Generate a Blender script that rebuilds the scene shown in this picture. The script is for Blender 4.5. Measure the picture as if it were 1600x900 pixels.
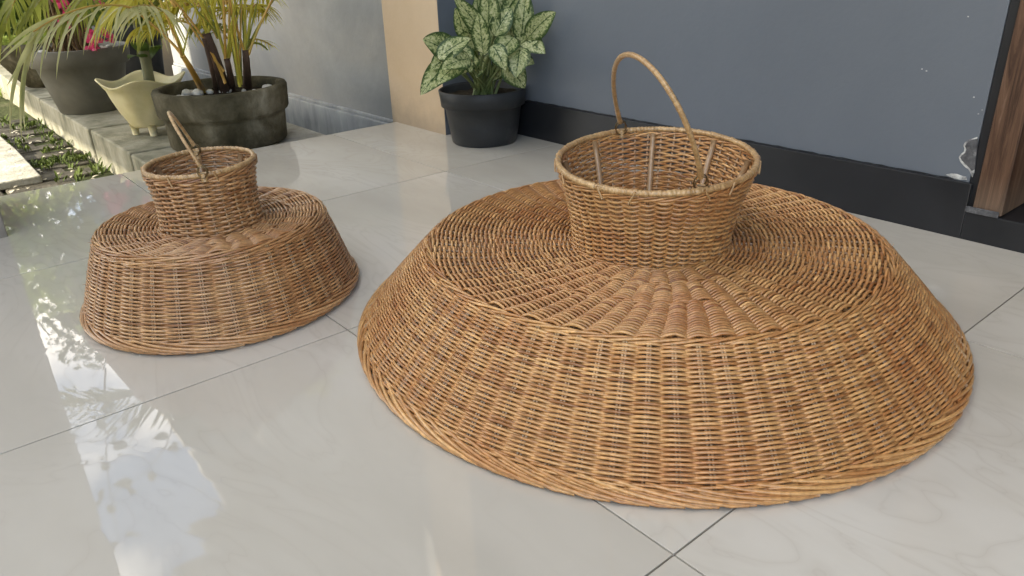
import bpy, math, random
import numpy as np
from mathutils import Matrix, Vector
random.seed(7); rng = np.random.default_rng(7)
S = 0.5                                   # one layout unit (= camera height) is half a metre
PI = math.pi; TAU = 2*math.pi
scn = bpy.context.scene
for o in list(bpy.data.objects): bpy.data.objects.remove(o)

# ------------------------------------------------------------------ camera
F, YAW, PITCH, ROLL = 1180.1, 0.68276, 0.42427, -0.03524
def _axes():
    f = np.array([math.sin(YAW)*math.cos(PITCH), math.cos(YAW)*math.cos(PITCH), -math.sin(PITCH)])
    r0 = np.array([math.cos(YAW), -math.sin(YAW), 0.]); u0 = np.cross(r0, f)
    r = r0*math.cos(ROLL)+u0*math.sin(ROLL); u = -r0*math.sin(ROLL)+u0*math.cos(ROLL)
    return r, u, f
CR, CU, CF = _axes()
cam_d = bpy.data.cameras.new('camera'); cam = bpy.data.objects.new('camera', cam_d)
scn.collection.objects.link(cam)
cam_d.sensor_width = 36; cam_d.lens = F/1600*36; cam_d.clip_start = 0.02; cam_d.clip_end = 600
m = Matrix.Identity(4)
for i in range(3):
    m[i][0] = CR[i]; m[i][1] = CU[i]; m[i][2] = -CF[i]
m[2][3] = 1.0*S
cam.matrix_world = m; scn.camera = cam
def ray(px, py): return CF + CR*(px-800)/F - CU*(py-450)/F
C0 = np.array([0, 0, 1.])
def at_z(px, py, z): d = ray(px, py); return C0 + d*((z-1)/d[2])
def at_y(px, py, y): d = ray(px, py); return C0 + d*(y/d[1])
def at_x(px, py, x): d = ray(px, py); return C0 + d*(x/d[0])

# ------------------------------------------------------------------ light
SUN_AZ, SUN_EL = math.radians(-90), math.radians(24)     # azimuth from +y towards +x
sd = bpy.data.lights.new('sun', 'SUN'); sd.energy = 3.2; sd.angle = math.radians(0.6); sd.color = (1, .91, .74)
sun = bpy.data.objects.new('sun', sd); scn.collection.objects.link(sun)
sv = Vector((math.sin(SUN_AZ)*math.cos(SUN_EL), math.cos(SUN_AZ)*math.cos(SUN_EL), math.sin(SUN_EL)))
sun.rotation_euler = sv.to_track_quat('Z', 'Y').to_euler()
w = bpy.data.worlds.new('World'); scn.world = w; w.use_nodes = True
nt = w.node_tree; N = nt.nodes; Lk = nt.links; N.clear()
out = N.new('ShaderNodeOutputWorld'); bg = N.new('ShaderNodeBackground'); sky = N.new('ShaderNodeTexSky')
sky.sky_type = 'NISHITA'; sky.sun_disc = False; sky.sun_elevation = SUN_EL; sky.sun_rotation = SUN_AZ
sky.air_density = 1.0; sky.dust_density = 1.0; sky.ozone_density = 1.0
tc = N.new('ShaderNodeTexCoord'); mp = N.new('ShaderNodeMapping'); mp.inputs['Scale'].default_value = (1, 1, 1.6); mp.inputs['Location'].default_value = (.1, .9, 0.7)
nz = N.new('ShaderNodeTexNoise'); nz.inputs['Scale'].default_value = 2.6; nz.inputs['Detail'].default_value = 7; nz.inputs['Roughness'].default_value = .55
cr = N.new('ShaderNodeValToRGB'); cr.color_ramp.elements[0].position = .48; cr.color_ramp.elements[1].position = .61
mx = N.new('ShaderNodeMix'); mx.data_type = 'RGBA'; mx.inputs[7].default_value = (10, 9.3, 8.3, 1)
Lk.new(tc.outputs['Generated'], mp.inputs['Vector']); Lk.new(mp.outputs[0], nz.inputs['Vector'])
Lk.new(nz.outputs['Fac'], cr.inputs['Fac']); Lk.new(cr.outputs['Color'], mx.inputs['Factor'])
Lk.new(sky.outputs['Color'], mx.inputs[6]); Lk.new(mx.outputs[2], bg.inputs['Color'])
bg.inputs['Strength'].default_value = 0.15; Lk.new(bg.outputs[0], out.inputs['Surface'])
scn.view_settings.view_transform = 'Standard'; scn.view_settings.look = 'None'
scn.view_settings.exposure = 1.68; scn.view_settings.gamma = 1
scn.render.engine = 'CYCLES'
scn.render.resolution_x = 1024; scn.render.resolution_y = 576

# ------------------------------------------------------------------ materials
def mat(name, col=(.5, .5, .5), rough=.6, spec=.5, metal=0.):
    m = bpy.data.materials.new(name); m.use_nodes = True
    b = m.node_tree.nodes['Principled BSDF']
    b.inputs['Base Color'].default_value = (*col, 1); b.inputs['Roughness'].default_value = rough
    b.inputs['Specular IOR Level'].default_value = spec; b.inputs['Metallic'].default_value = metal
    return m, m.node_tree.nodes, m.node_tree.links, b
def ramp(n, stops):
    r = n.new('ShaderNodeValToRGB'); e = r.color_ramp.elements
    while len(e) < len(stops): e.new(.5)
    for k, (p, c) in enumerate(stops): e[k].position = p; e[k].color = (*c, 1) if len(c) == 3 else c
    return r
def noise(n, l, scale, detail=4, rough=.55, dist=0, stretch=(1, 1, 1), coord='Object'):
    t = n.new('ShaderNodeTexCoord'); mp = n.new('ShaderNodeMapping'); mp.inputs['Scale'].default_value = stretch
    z = n.new('ShaderNodeTexNoise'); z.inputs['Scale'].default_value = scale; z.inputs['Detail'].default_value = detail
    z.inputs['Roughness'].default_value = rough; z.inputs['Distortion'].default_value = dist
    l.new(t.outputs[coord], mp.inputs['Vector']); l.new(mp.outputs[0], z.inputs['Vector']); return z
def bump(n, l, b, src, strength, dist=.01, prev=None):
    u = n.new('ShaderNodeBump'); u.inputs['Strength'].default_value = strength; u.inputs['Distance'].default_value = dist
    l.new(src, u.inputs['Height'])
    if prev is not None: l.new(prev.outputs[0], u.inputs['Normal'])
    l.new(u.outputs[0], b.inputs['Normal']); return u
def mixc(n, l, a, bcol, fac, mode='MIX'):
    x = n.new('ShaderNodeMix'); x.data_type = 'RGBA'; x.blend_type = mode
    for s, i in ((a, 6), (bcol, 7)):
        if hasattr(s, 'is_linked'): l.new(s, x.inputs[i])
        else: x.inputs[i].default_value = (*s, 1)
    if hasattr(fac, 'is_linked'): l.new(fac, x.inputs[0])
    else: x.inputs[0].default_value = fac
    return x.outputs[2]
def mottled(name, stops, scale=8, rough=.7, spec=.4, bmp=.2, bscale=60, detail=6, stretch=(1, 1, 1), bd=.004):
    m, n, l, b = mat(name, rough=rough, spec=spec)
    z = noise(n, l, scale, detail, .6, .3, stretch); r = ramp(n, stops); l.new(z.outputs['Fac'], r.inputs[0]); l.new(r.outputs[0], b.inputs['Base Color'])
    z2 = noise(n, l, bscale, 5); bump(n, l, b, z2.outputs['Fac'], bmp, bd); return m
def rattan(name, dark, mid, light, red):
    m, n, l, b = mat(name, rough=.30, spec=.6)
    a = n.new('ShaderNodeAttribute'); a.attribute_name = 'tone'
    r = ramp(n, [(0, dark), (.35, mid), (.75, light), (1, tuple(min(1, c*1.18) for c in light))]); l.new(a.outputs['Fac'], r.inputs[0])
    z = noise(n, l, 9, 4); rr = ramp(n, [(.46, (0, 0, 0)), (.68, (1, 1, 1))]); l.new(z.outputs['Fac'], rr.inputs[0])
    mm = n.new('ShaderNodeMath'); mm.operation = 'MULTIPLY'; mm.inputs[1].default_value = .38; l.new(rr.outputs[0], mm.inputs[0])
    c = mixc(n, l, r.outputs[0], red, mm.outputs[0])
    z2 = noise(n, l, 170, 3); r2 = ramp(n, [(.3, (.72, .68, .62)), (.7, (1.12, 1.1, 1.08))]); l.new(z2.outputs['Fac'], r2.inputs[0])
    c2 = mixc(n, l, c, r2.outputs[0], 1.0, 'MULTIPLY'); l.new(c2, b.inputs['Base Color'])
    bump(n, l, b, z2.outputs['Fac'], .25, .0006); b.inputs['Coat Weight'].default_value = .4; b.inputs['Coat Roughness'].default_value = .22; return m
M = {}
M['rattan_big'] = rattan('rattan golden', (.21, .078, .020), (.43, .198, .064), (.68, .405, .165), (.40, .13, .036))
M['rattan_small'] = rattan('rattan brown', (.18, .074, .026), (.37, .178, .070), (.59, .355, .165), (.34, .12, .038))
M['rattan_bind'] = rattan('rattan binding strip', (.34, .20, .085), (.45, .28, .125), (.55, .37, .18), (.38, .20, .08))
M['stake'] = rattan('rattan stake', (.28, .17, .085), (.38, .24, .13), (.52, .36, .21), (.34, .19, .10))
M['wire'] = mat('dull brass wire', (.20, .15, .08), .4, .5, .9)[0]
def tile_mat():
    m, n, l, b = mat('polished porcelain', rough=.07, spec=.8)
    oi = n.new('ShaderNodeObjectInfo'); t = n.new('ShaderNodeTexCoord'); ad = n.new('ShaderNodeVectorMath'); ad.operation = 'MULTIPLY_ADD'
    ad.inputs[1].default_value = (1, 1, 1); cx = n.new('ShaderNodeCombineXYZ'); mu = n.new('ShaderNodeMath'); mu.operation = 'MULTIPLY'; mu.inputs[1].default_value = 37
    l.new(oi.outputs['Random'], mu.inputs[0]); l.new(mu.outputs[0], cx.inputs[2]); l.new(t.outputs['Object'], ad.inputs[0]); l.new(cx.outputs[0], ad.inputs[2])
    mp = n.new('ShaderNodeMapping'); mp.inputs['Rotation'].default_value = (0, 0, .25); mp.inputs['Scale'].default_value = (2.6, 1.0, 1); l.new(ad.outputs[0], mp.inputs[0])
    z = n.new('ShaderNodeTexNoise'); z.inputs['Scale'].default_value = 2.6; z.inputs['Detail'].default_value = 3; z.inputs['Distortion'].default_value = 1.6; l.new(mp.outputs[0], z.inputs[0])
    w = n.new('ShaderNodeMath'); w.operation = 'MULTIPLY'; w.inputs[1].default_value = 16; l.new(z.outputs['Fac'], w.inputs[0])
    fr = n.new('ShaderNodeMath'); fr.operation = 'PINGPONG'; fr.inputs[1].default_value = 1.0; l.new(w.outputs[0], fr.inputs[0])
    rv = ramp(n, [(0, (.75, .75, .75)), (.05, (.42, .42, .42)), (.45, (.08, .08, .08)), (1, (0, 0, 0))]); l.new(fr.outputs[0], rv.inputs[0])
    z3 = n.new('ShaderNodeTexNoise'); z3.inputs['Scale'].default_value = 1.6; z3.inputs['Detail'].default_value = 5; l.new(mp.outputs[0], z3.inputs[0])
    rm = ramp(n, [(.40, (0, 0, 0)), (.56, (1, 1, 1))]); l.new(z3.outputs['Fac'], rm.inputs[0])
    vm = n.new('ShaderNodeMath'); vm.operation = 'MULTIPLY'; l.new(rv.outputs[0], vm.inputs[0]); l.new(rm.outputs[0], vm.inputs[1])
    rb = ramp(n, [(.32, (.49, .455, .39)), (.5, (.565, .53, .46)), (.68, (.62, .59, .53))]); l.new(z3.outputs['Fac'], rb.inputs[0])
    vf = n.new('ShaderNodeMath'); vf.operation = 'MULTIPLY'; vf.inputs[1].default_value = .42; l.new(vm.outputs[0], vf.inputs[0])
    c = mixc(n, l, rb.outputs[0], (.40, .35, .29), vf.outputs[0]); l.new(c, b.inputs['Base Color'])
    bz = n.new('ShaderNodeTexNoise'); bz.inputs['Scale'].default_value = 3; l.new(t.outputs['Object'], bz.inputs[0])
    u = bump(n, l, b, vm.outputs[0], .07, .0010); bump(n, l, b, bz.outputs['Fac'], .008, .01, u)
    rr = ramp(n, [(.3, (.012, .012, .012)), (.8, (.035, .035, .035))]); l.new(z3.outputs['Fac'], rr.inputs[0]); l.new(rr.outputs[0], b.inputs['Roughness'])
    return m
M['tile'] = tile_mat()
M['grout'] = mat('grey grout', (.25, .23, .205), .9)[0]
M['bluewall'] = mottled('blue grey wall paint', [(.3, (.120, .137, .162)), (.7, (.142, .160, .186))], 2.2, .42, .35, .35, 110, bd=.0012)
M['baseboard'] = mottled('black skirting paint', [(.3, (.013, .014, .016)), (.7, (.022, .023, .026))], 6, .38, .4, .15, 60, bd=.001)
def stained(name, c1, c2, stain, sc=3, z0=-.1, z1=.25):
    m, n, l, b = mat(name, rough=.8, spec=.25)
    z = noise(n, l, sc, 7, .65, .4); r = ramp(n, [(.35, c1), (.7, c2)]); l.new(z.outputs['Fac'], r.inputs[0])
    g = n.new('ShaderNodeNewGeometry'); sp = n.new('ShaderNodeSeparateXYZ'); l.new(g.outputs['Position'], sp.inputs[0])
    z2 = noise(n, l, 14, 6, .6); ad = n.new('ShaderNodeMath'); ad.operation = 'MULTIPLY_ADD'; ad.inputs[1].default_value = -.16; l.new(z2.outputs['Fac'], ad.inputs[0]); l.new(sp.outputs['Z'], ad.inputs[2])
    mr = n.new('ShaderNodeMapRange'); mr.inputs['From Min'].default_value = z0; mr.inputs['From Max'].default_value = z1; mr.inputs['To Min'].default_value = .75; mr.inputs['To Max'].default_value = 0; l.new(ad.outputs[0], mr.inputs['Value'])
    c = mixc(n, l, r.outputs[0], stain, mr.outputs[0]); l.new(c, b.inputs['Base Color'])
    z3 = noise(n, l, 40, 6); bump(n, l, b, z3.outputs['Fac'], .35, .004); return m
M['beige'] = stained('beige wall paint', (.50, .38, .25), (.58, .45, .31), (.30, .25, .19), 2, -.1, .0)
M['concrete'] = stained('grey rendered wall', (.25, .25, .24), (.40, .39, .37), (.20, .21, .21), 1.6, -.3, .2)
M['concrete_band'] = mottled('grey cement band', [(.3, (.20, .21, .22)), (.55, (.30, .31, .31)), (.8, (.42, .42, .40))], 5, .8, .3, .4, 50, stretch=(3, 3, 1))
M['kerb'] = mottled('weathered kerb concrete', [(.25, (.10, .10, .07)), (.42, (.24, .23, .165)), (.6, (.36, .34, .26)), (.8, (.46, .44, .36))], 9, .88, .2, .8, 45, 8, (1.3, 1.3, .8), .006)
M['bed'] = mottled('rough cement bed', [(.3, (.17, .165, .14)), (.5, (.34, .33, .29)), (.7, (.48, .46, .41))], 9, .9, .2, .9, 40, 8, bd=.008)
M['paver'] = mottled('dark mossy brick paver', [(.3, (.045, .04, .03)), (.55, (.10, .09, .07)), (.75, (.17, .16, .12))], 12, .85, .25, .8, 70, 7, bd=.005)
M['ground'] = mottled('garden soil', [(.3, (.03, .035, .015)), (.55, (.07, .08, .035)), (.8, (.14, .13, .08))], 5, .95, .1, .9, 30, 8, bd=.02)
M['slab'] = mottled('pale stone slab', [(.3, (.26, .24, .19)), (.5, (.46, .44, .37)), (.7, (.62, .60, .52))], 14, .85, .25, .8, 60, 8, bd=.006)
M['planter'] = mottled('mossy dark concrete', [(.28, (.018, .018, .009)), (.43, (.052, .045, .024)), (.54, (.10, .088, .055)), (.70, (.25, .23, .17))], 7, .85, .25, .8, 40, 9, bd=.008)
M['black_plastic'] = mottled('black nursery plastic', [(.3, (.018, .019, .020)), (.55, (.032, .034, .036)), (.75, (.10, .10, .095))], 6, .5, .35, .2, 50, 6, bd=.002)
M['grey_plastic'] = mottled('dusty dark grey plastic', [(.3, (.085, .082, .065)), (.6, (.14, .135, .11)), (.8, (.22, .21, .17))], 6, .6, .35, .2, 50, 6, bd=.002)
def cream():
    m, n, l, b = mat('cream plastic', rough=.5, spec=.35)
    z = noise(n, l, 5, 6); r = ramp(n, [(.3, (.48, .43, .20)), (.5, (.66, .60, .36)), (.8, (.78, .72, .52))]); l.new(z.outputs['Fac'], r.inputs[0]); l.new(r.outputs[0], b.inputs['Base Color'])
    b.inputs['Transmission Weight'].default_value = 0; b.inputs['Subsurface Weight'].default_value = .25; b.inputs['Subsurface Radius'].default_value = (.03, .025, .01); return m
M['cream'] = cream()
def leafmat(name, stops, scale=30, rough=.45, trans=.35, veins=False):
    m, n, l, b = mat(name, rough=rough, spec=.4)
    z = noise(n, l, scale, 3); r = ramp(n, stops); l.new(z.outputs['Fac'], r.inputs[0]); col = r.outputs[0]
    l.new(col, b.inputs['Base Color'])
    tr = n.new('ShaderNodeBsdfTranslucent'); l.new(col, tr.inputs[0]); ms = n.new('ShaderNodeMixShader'); ms.inputs[0].default_value = trans
    o = n['Material Output']; l.new(b.outputs[0], ms.inputs[1]); l.new(tr.outputs[0], ms.inputs[2]); l.new(ms.outputs[0], o.inputs[0]); return m
M['palm_green'] = leafmat('palm leaflet green', [(.3, (.22, .26, .04)), (.7, (.42, .44, .09))], 12, .4, .5)
M['palm_pale'] = leafmat('palm leaflet pale dry', [(.3, (.40, .41, .15)), (.7, (.66, .63, .33))], 14, .4, .45)
M['palm_yellow'] = leafmat('palm leaflet yellow', [(.3, (.55, .48, .05)), (.7, (.72, .68, .14))], 12, .4, .5)
M['green_leaf'] = leafmat('garden leaf green', [(.3, (.05, .10, .015)), (.7, (.14, .20, .04))], 6, .5, .45)
M['lime_leaf'] = leafmat('garden leaf lime', [(.3, (.16, .23, .03)), (.7, (.36, .42, .08))], 6, .5, .5)
M['dark_leaf'] = leafmat('tree leaf dark', [(.3, (.03, .055, .015)), (.7, (.08, .12, .03))], 3, .5, .4)
M['moss'] = leafmat('moss green', [(.3, (.04, .065, .012)), (.7, (.13, .17, .035))], 20, .8, .2)
M['pink'] = leafmat('pink bract', [(.3, (.55, .04, .14)), (.7, (.80, .12, .28))], 20, .5, .45)
M['dead_leaf'] = mottled('fallen pale leaf', [(.3, (.35, .31, .22)), (.7, (.60, .56, .45))], 30, .7)
M['petiole'] = mottled('orange palm stalk', [(.3, (.32, .17, .03)), (.5, (.50, .30, .06)), (.7, (.42, .38, .08))], 7, .4, .4, .1, 40, stretch=(1, 1, .4))
M['cane'] = mottled('brown palm cane', [(.3, (.05, .032, .022)), (.6, (.11, .07, .05)), (.8, (.20, .14, .10))], 10, .7, .3, .5, 50, bd=.004)
M['greycane'] = mottled('grey green ringed stem', [(.3, (.10, .11, .06)), (.7, (.22, .22, .14))], 10, .7, .3, .4, 50)
M['bark'] = mottled('pale twisted bark', [(.3, (.07, .045, .02)), (.55, (.17, .12, .06)), (.8, (.32, .25, .15))], 18, .8, .2, .7, 60, bd=.006)
M['soil'] = mottled('potting soil', [(.3, (.02, .016, .01)), (.7, (.06, .05, .035))], 30, .95, .1, .9, 60, bd=.01)
M['pebble'] = mottled('white pebble', [(.3, (.55, .53, .47)), (.7, (.78, .76, .70))], 20, .6)
def wood():
    m, n, l, b = mat('weathered teak', rough=.55, spec=.35)
    z = noise(n, l, 55, 9, .75, .8, (1.2, 1.2, .06)); r = ramp(n, [(.34, (.018, .009, .005)), (.45, (.060, .030, .017)), (.56, (.115, .062, .036)), (.72, (.19, .12, .08))])
    l.new(z.outputs['Fac'], r.inputs[0]); z2 = noise(n, l, 70, 6, .6, 0, (1, 1, .12))
    g = n.new('ShaderNodeNewGeometry'); sp = n.new('ShaderNodeSeparateXYZ'); l.new(g.outputs['Position'], sp.inputs[0])
    mr = n.new('ShaderNodeMapRange'); mr.inputs['From Min'].default_value = .05; mr.inputs['From Max'].default_value = .12; mr.inputs['To Min'].default_value = .25; mr.inputs['To Max'].default_value = 0; l.new(sp.outputs['Z'], mr.inputs['Value'])
    c = mixc(n, l, r.outputs[0], (.34, .27, .20), mr.outputs[0]); l.new(c, b.inputs['Base Color']); bump(n, l, b, z2.outputs['Fac'], .5, .002); return m
M['wood'] = wood()
M['darkwood'] = mottled('dark stained wood', [(.3, (.02, .010, .006)), (.7, (.06, .03, .018))], 8, .5, .3, .3, 40, stretch=(1, 1, .1))
M['chip_edge'] = mottled('white plaster edge', [(.35, (.14, .14, .145)), (.6, (.62, .62, .60))], 60, .8, .2, .5, 90)
M['chip_in'] = mottled('exposed grey plaster', [(.3, (.05, .05, .055)), (.6, (.12, .12, .125)), (.8, (.30, .30, .30))], 70, .9, .2, .9, 120)
M['ceiling'] = mottled('ceiling paint', [(.3, (.42, .38, .33)), (.7, (.48, .44, .38))], 2, .8, .2, .05, 40)
M['pillar'] = stained('grey beige pillar', (.36, .32, .28), (.42, .38, .34), (.12, .115, .10), 3, -.1, .06)
M['house'] = mottled('pale sun block wall', [(.3, (.66, .63, .57)), (.7, (.74, .71, .65))], 2, .8, .2, .1, 30)  # kept pale so the added sun block bounces light back

# leaf of the potted plant: pale centre with green net, from a 'leafuv' attribute
def aglao():
    m, n, l, b = mat('variegated leaf', rough=.38, spec=.45)
    a = n.new('ShaderNodeAttribute'); a.attribute_name = 'across'; al = n.new('ShaderNodeAttribute'); al.attribute_name = 'along'
    ab = n.new('ShaderNodeMath'); ab.operation = 'ABSOLUTE'; l.new(a.outputs['Fac'], ab.inputs[0])
    z = noise(n, l, 95, 6, .75, 1.2); z2 = noise(n, l, 45, 3)
    # slanted side veins
    sv = n.new('ShaderNodeMath'); sv.operation = 'MULTIPLY_ADD'; sv.inputs[1].default_value = -.35; l.new(ab.outputs[0], sv.inputs[0]); l.new(al.outputs['Fac'], sv.inputs[2])
    sc = n.new('ShaderNodeMath'); sc.operation = 'MULTIPLY'; sc.inputs[1].default_value = 48; l.new(sv.outputs[0], sc.inputs[0])
    si = n.new('ShaderNodeMath'); si.operation = 'SINE'; l.new(sc.outputs[0], si.inputs[0])
    v1 = n.new('ShaderNodeMath'); v1.operation = 'MULTIPLY_ADD'; v1.inputs[1].default_value = .03; l.new(si.outputs[0], v1.inputs[0]); l.new(z.outputs['Fac'], v1.inputs[2])
    ed = n.new('ShaderNodeMapRange'); ed.inputs['From Min'].default_value = .62; ed.inputs['From Max'].default_value = 1; ed.inputs['To Max'].default_value = .24; l.new(ab.outputs[0], ed.inputs['Value'])
    v2 = n.new('ShaderNodeMath'); v2.operation = 'SUBTRACT'; l.new(v1.outputs[0], v2.inputs[0]); l.new(ed.outputs[0], v2.inputs[1])
    mid = n.new('ShaderNodeMapRange'); mid.inputs['From Min'].default_value = .03; mid.inputs['From Max'].default_value = .07; mid.inputs['To Min'].default_value = .14; mid.inputs['To Max'].default_value = 0; l.new(ab.outputs[0], mid.inputs['Value'])
    v3 = n.new('ShaderNodeMath'); v3.operation = 'SUBTRACT'; l.new(v2.outputs[0], v3.inputs[0]); l.new(mid.outputs[0], v3.inputs[1])
    r = ramp(n, [(.34, (.05, .09, .025)), (.42, (.15, .21, .07)), (.48, (.42, .47, .20)), (.60, (.66, .66, .38))]); l.new(v3.outputs[0], r.inputs[0])
    l.new(r.outputs[0], b.inputs['Base Color']); bump(n, l, b, v1.outputs[0], .25, .002)
    tr = n.new('ShaderNodeBsdfTranslucent'); l.new(r.outputs[0], tr.inputs[0]); ms = n.new('ShaderNodeMixShader'); ms.inputs[0].default_value = .25
    o = n['Material Output']; l.new(b.outputs[0], ms.inputs[1]); l.new(tr.outputs[0], ms.inputs[2]); l.new(ms.outputs[0], o.inputs[0]); return m
M['aglao'] = aglao()
M['stem'] = mottled('plant stem', [(.3, (.10, .14, .04)), (.7, (.22, .25, .10))], 20, .5)

# ------------------------------------------------------------------ mesh helpers (layout units in, metres out)
def tagp(o, label=None, cat=None, group=None, kind=None):
    if label: o['label'] = label
    if cat: o['category'] = cat
    if group: o['group'] = group
    if kind: o['kind'] = kind
    return o
def link(name, me, parent=None, loc=(0, 0, 0)):
    o = bpy.data.objects.new(name, me); scn.collection.objects.link(o)
    o.location = tuple(np.array(loc, float)*S)
    if parent is not None: o.parent = parent
    return o
def empty(name, loc, label=None, cat=None, group=None, kind=None):
    o = link(name, None, None, loc); o.empty_display_size = .05; return tagp(o, label, cat, group, kind)
class MB:
    """collects pieces of one mesh, in layout units and world coordinates"""
    def __init__(s, origin=(0, 0, 0)): s.v = []; s.f = []; s.n = 0; s.o = np.array(origin, float); s.at = {}; s.mi = []
    def add(s, V, Fc, mi=0, **at):
        V = np.asarray(V, float); s.v.append(V)
        for k in set(list(at)+list(s.at)):
            lst = s.at.setdefault(k, [])
            have = sum(len(x) for x in lst)
            if have < s.n: lst.append(np.zeros(s.n-have))
            lst.append(np.broadcast_to(np.asarray(at.get(k, 0.), float), (len(V),)).copy())
        for q in Fc: s.f.append(np.asarray(q)+s.n); s.mi.append(np.full(len(q), mi))
        s.n += len(V); return s
    def box(s, a, b, mi=0):
        x0, y0, z0 = a; x1, y1, z1 = b
        V = [(x, y, z) for z in (z0, z1) for x, y in ((x0, y0), (x1, y0), (x1, y1), (x0, y1))]
        return s.add(V, [np.array([(0, 3, 2, 1), (4, 5, 6, 7), (0, 1, 5, 4), (1, 2, 6, 5), (2, 3, 7, 6), (3, 0, 4, 7)])], mi)
    def build(s, name, material, parent=None, smooth=True, bevel=0, weld=False):
        V = (np.concatenate(s.v)-s.o)*S; me = bpy.data.meshes.new(name)
        loops = np.concatenate([q.ravel() for q in s.f]); sizes = np.concatenate([np.full(len(q), q.shape[1]) for q in s.f])
        me.vertices.add(len(V)); me.vertices.foreach_set('co', V.ravel())
        me.loops.add(len(loops)); me.loops.foreach_set('vertex_index', loops.astype(np.int32))
        me.polygons.add(len(sizes)); st = np.concatenate([[0], np.cumsum(sizes)[:-1]])
        me.polygons.foreach_set('loop_start', st.astype(np.int32)); me.polygons.foreach_set('loop_total', sizes.astype(np.int32))
        me.polygons.foreach_set('use_smooth', np.full(len(sizes), bool(smooth)))
        mats = material if isinstance(material, (list, tuple)) else [material]
        for q in mats: me.materials.append(q)
        if len(mats) > 1: me.polygons.foreach_set('material_index', np.concatenate(s.mi).astype(np.int32))
        me.update(calc_edges=True)
        for k, lst in s.at.items():
            a = me.attributes.new(k, 'FLOAT', 'POINT'); a.data.foreach_set('value', np.concatenate(lst).astype(np.float32))
        o = link(name, me, parent)
        o.location = tuple(s.o*S) if parent is None else tuple((s.o-np.array(parent.get('_o', (0, 0, 0))))*S)
        if bevel:
            bv = o.modifiers.new('bevel', 'BEVEL'); bv.width = bevel*S; bv.segments = 2; bv.limit_method = 'ANGLE'
            o.data.shade_flat() if not smooth else None
        return o
def thing(name, loc, label, cat, group=None):
    o = empty(name, loc, label, cat, group); o['_o'] = [float(q) for q in loc]; return o
def setorg(o, org): o['_o'] = [float(q) for q in org]
def quads_grid(nu, nv, cu, cv):
    """nu x nv verts; cu/cv closed flags; returns quads"""
    i = np.arange(nu if cu else nu-1); j = np.arange(nv if cv else nv-1); I, J = np.meshgrid(i, j, indexing='ij')
    I2 = (I+1) % nu; J2 = (J+1) % nv
    return np.stack([I*nv+J, I2*nv+J, I2*nv+J2, I*nv+J2], -1).reshape(-1, 4)
def tube(P, r, sides=6, closed=False, Nr=None, caps=True):
    P = np.asarray(P, float); n = len(P)
    if closed: T = np.roll(P, -1, 0)-np.roll(P, 1, 0)
    else: T = np.gradient(P, axis=0)
    T /= np.linalg.norm(T, axis=1)[:, None]+1e-12
    if Nr is None:
        Nr = np.zeros((n, 3)); a = np.array([0, 0, 1.]) if abs(T[0, 2]) < .9 else np.array([1., 0, 0])
        for i in range(n):
            a = a-T[i]*(a@T[i]); a /= np.linalg.norm(a)+1e-12; Nr[i] = a
    B = np.cross(T, Nr); B /= np.linalg.norm(B, axis=1)[:, None]+1e-12; Nn = np.cross(B, T)
    th = np.arange(sides)*TAU/sides; r = np.broadcast_to(np.asarray(r, float), (n,))
    V = P[:, None]+r[:, None, None]*(np.cos(th)[None, :, None]*Nn[:, None]+np.sin(th)[None, :, None]*B[:, None])
    Q = [quads_grid(n, sides, closed, True)]
    if not closed and caps and sides >= 3:
        Q += [np.arange(sides)[::-1].reshape(1, -1), (np.arange(sides)+(n-1)*sides).reshape(1, -1)]
    return V.reshape(-1, 3), Q
def lathe(c, prof, n=48, wob=None, rx=None):
    """prof: list (r,z); wob(theta, k)->radius multiplier"""
    th = np.arange(n)*TAU/n; V = []
    for k, (r, z) in enumerate(prof):
        rr = r*np.ones(n) if wob is None else r*wob(th, k, z)
        dz = 0 if rx is None else rx(th, k, z)
        V.append(np.stack([c[0]+rr*np.cos(th), c[1]+rr*np.sin(th), c[2]+z+dz+0*th], -1))
    return np.concatenate(V), [quads_grid(len(prof), n, False, True)]
def bez(p0, p1, p2, n=12):
    t = np.linspace(0, 1, n)[:, None]; p0, p1, p2 = map(np.array, (p0, p1, p2)); return (1-t)**2*p0+2*t*(1-t)*p1+t*t*p2
def blade(P, width, up=(0, 0, 1), fold=.25, prof=None, cup=0):
    """leaf along polyline P; returns V,F,across,along"""
    P = np.asarray(P, float); n = len(P); t = np.linspace(0, 1, n)
    T = np.gradient(P, axis=0); T /= np.linalg.norm(T, axis=1)[:, None]+1e-12
    up = np.broadcast_to(np.asarray(up, float), (n, 3)); Bn = np.cross(T, up); Bn /= np.linalg.norm(Bn, axis=1)[:, None]+1e-9; Nn = np.cross(Bn, T)
    if prof is None: wv = np.sin(np.clip(t, 0, 1)**.75*PI)**.8
    else: wv = prof(t)
    wv = wv*width/2+1e-4
    V = np.stack([P-Bn*wv[:, None]+Nn*(fold*wv)[:, None], P-Bn*(wv*.5)[:, None]+Nn*((fold*.5+cup)*wv)[:, None], P, P+Bn*(wv*.5)[:, None]+Nn*((fold*.5+cup)*wv)[:, None], P+Bn*wv[:, None]+Nn*(fold*wv)[:, None]], 1)
    ac = np.tile([-1, -.5, 0, .5, 1], n); al = np.repeat(t, 5)
    return V.reshape(-1, 3), [quads_grid(n, 5, False, False)], ac, al

# ------------------------------------------------------------------ setting
mb = MB(); mb.add([(-300, -300, -.30), (300, -300, -.30), (300, 300, -.30), (-300, 300, -.30)], [np.array([(0, 1, 2, 3)])])
tagp(mb.build('ground', M['ground'], smooth=False), kind='structure')
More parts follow.
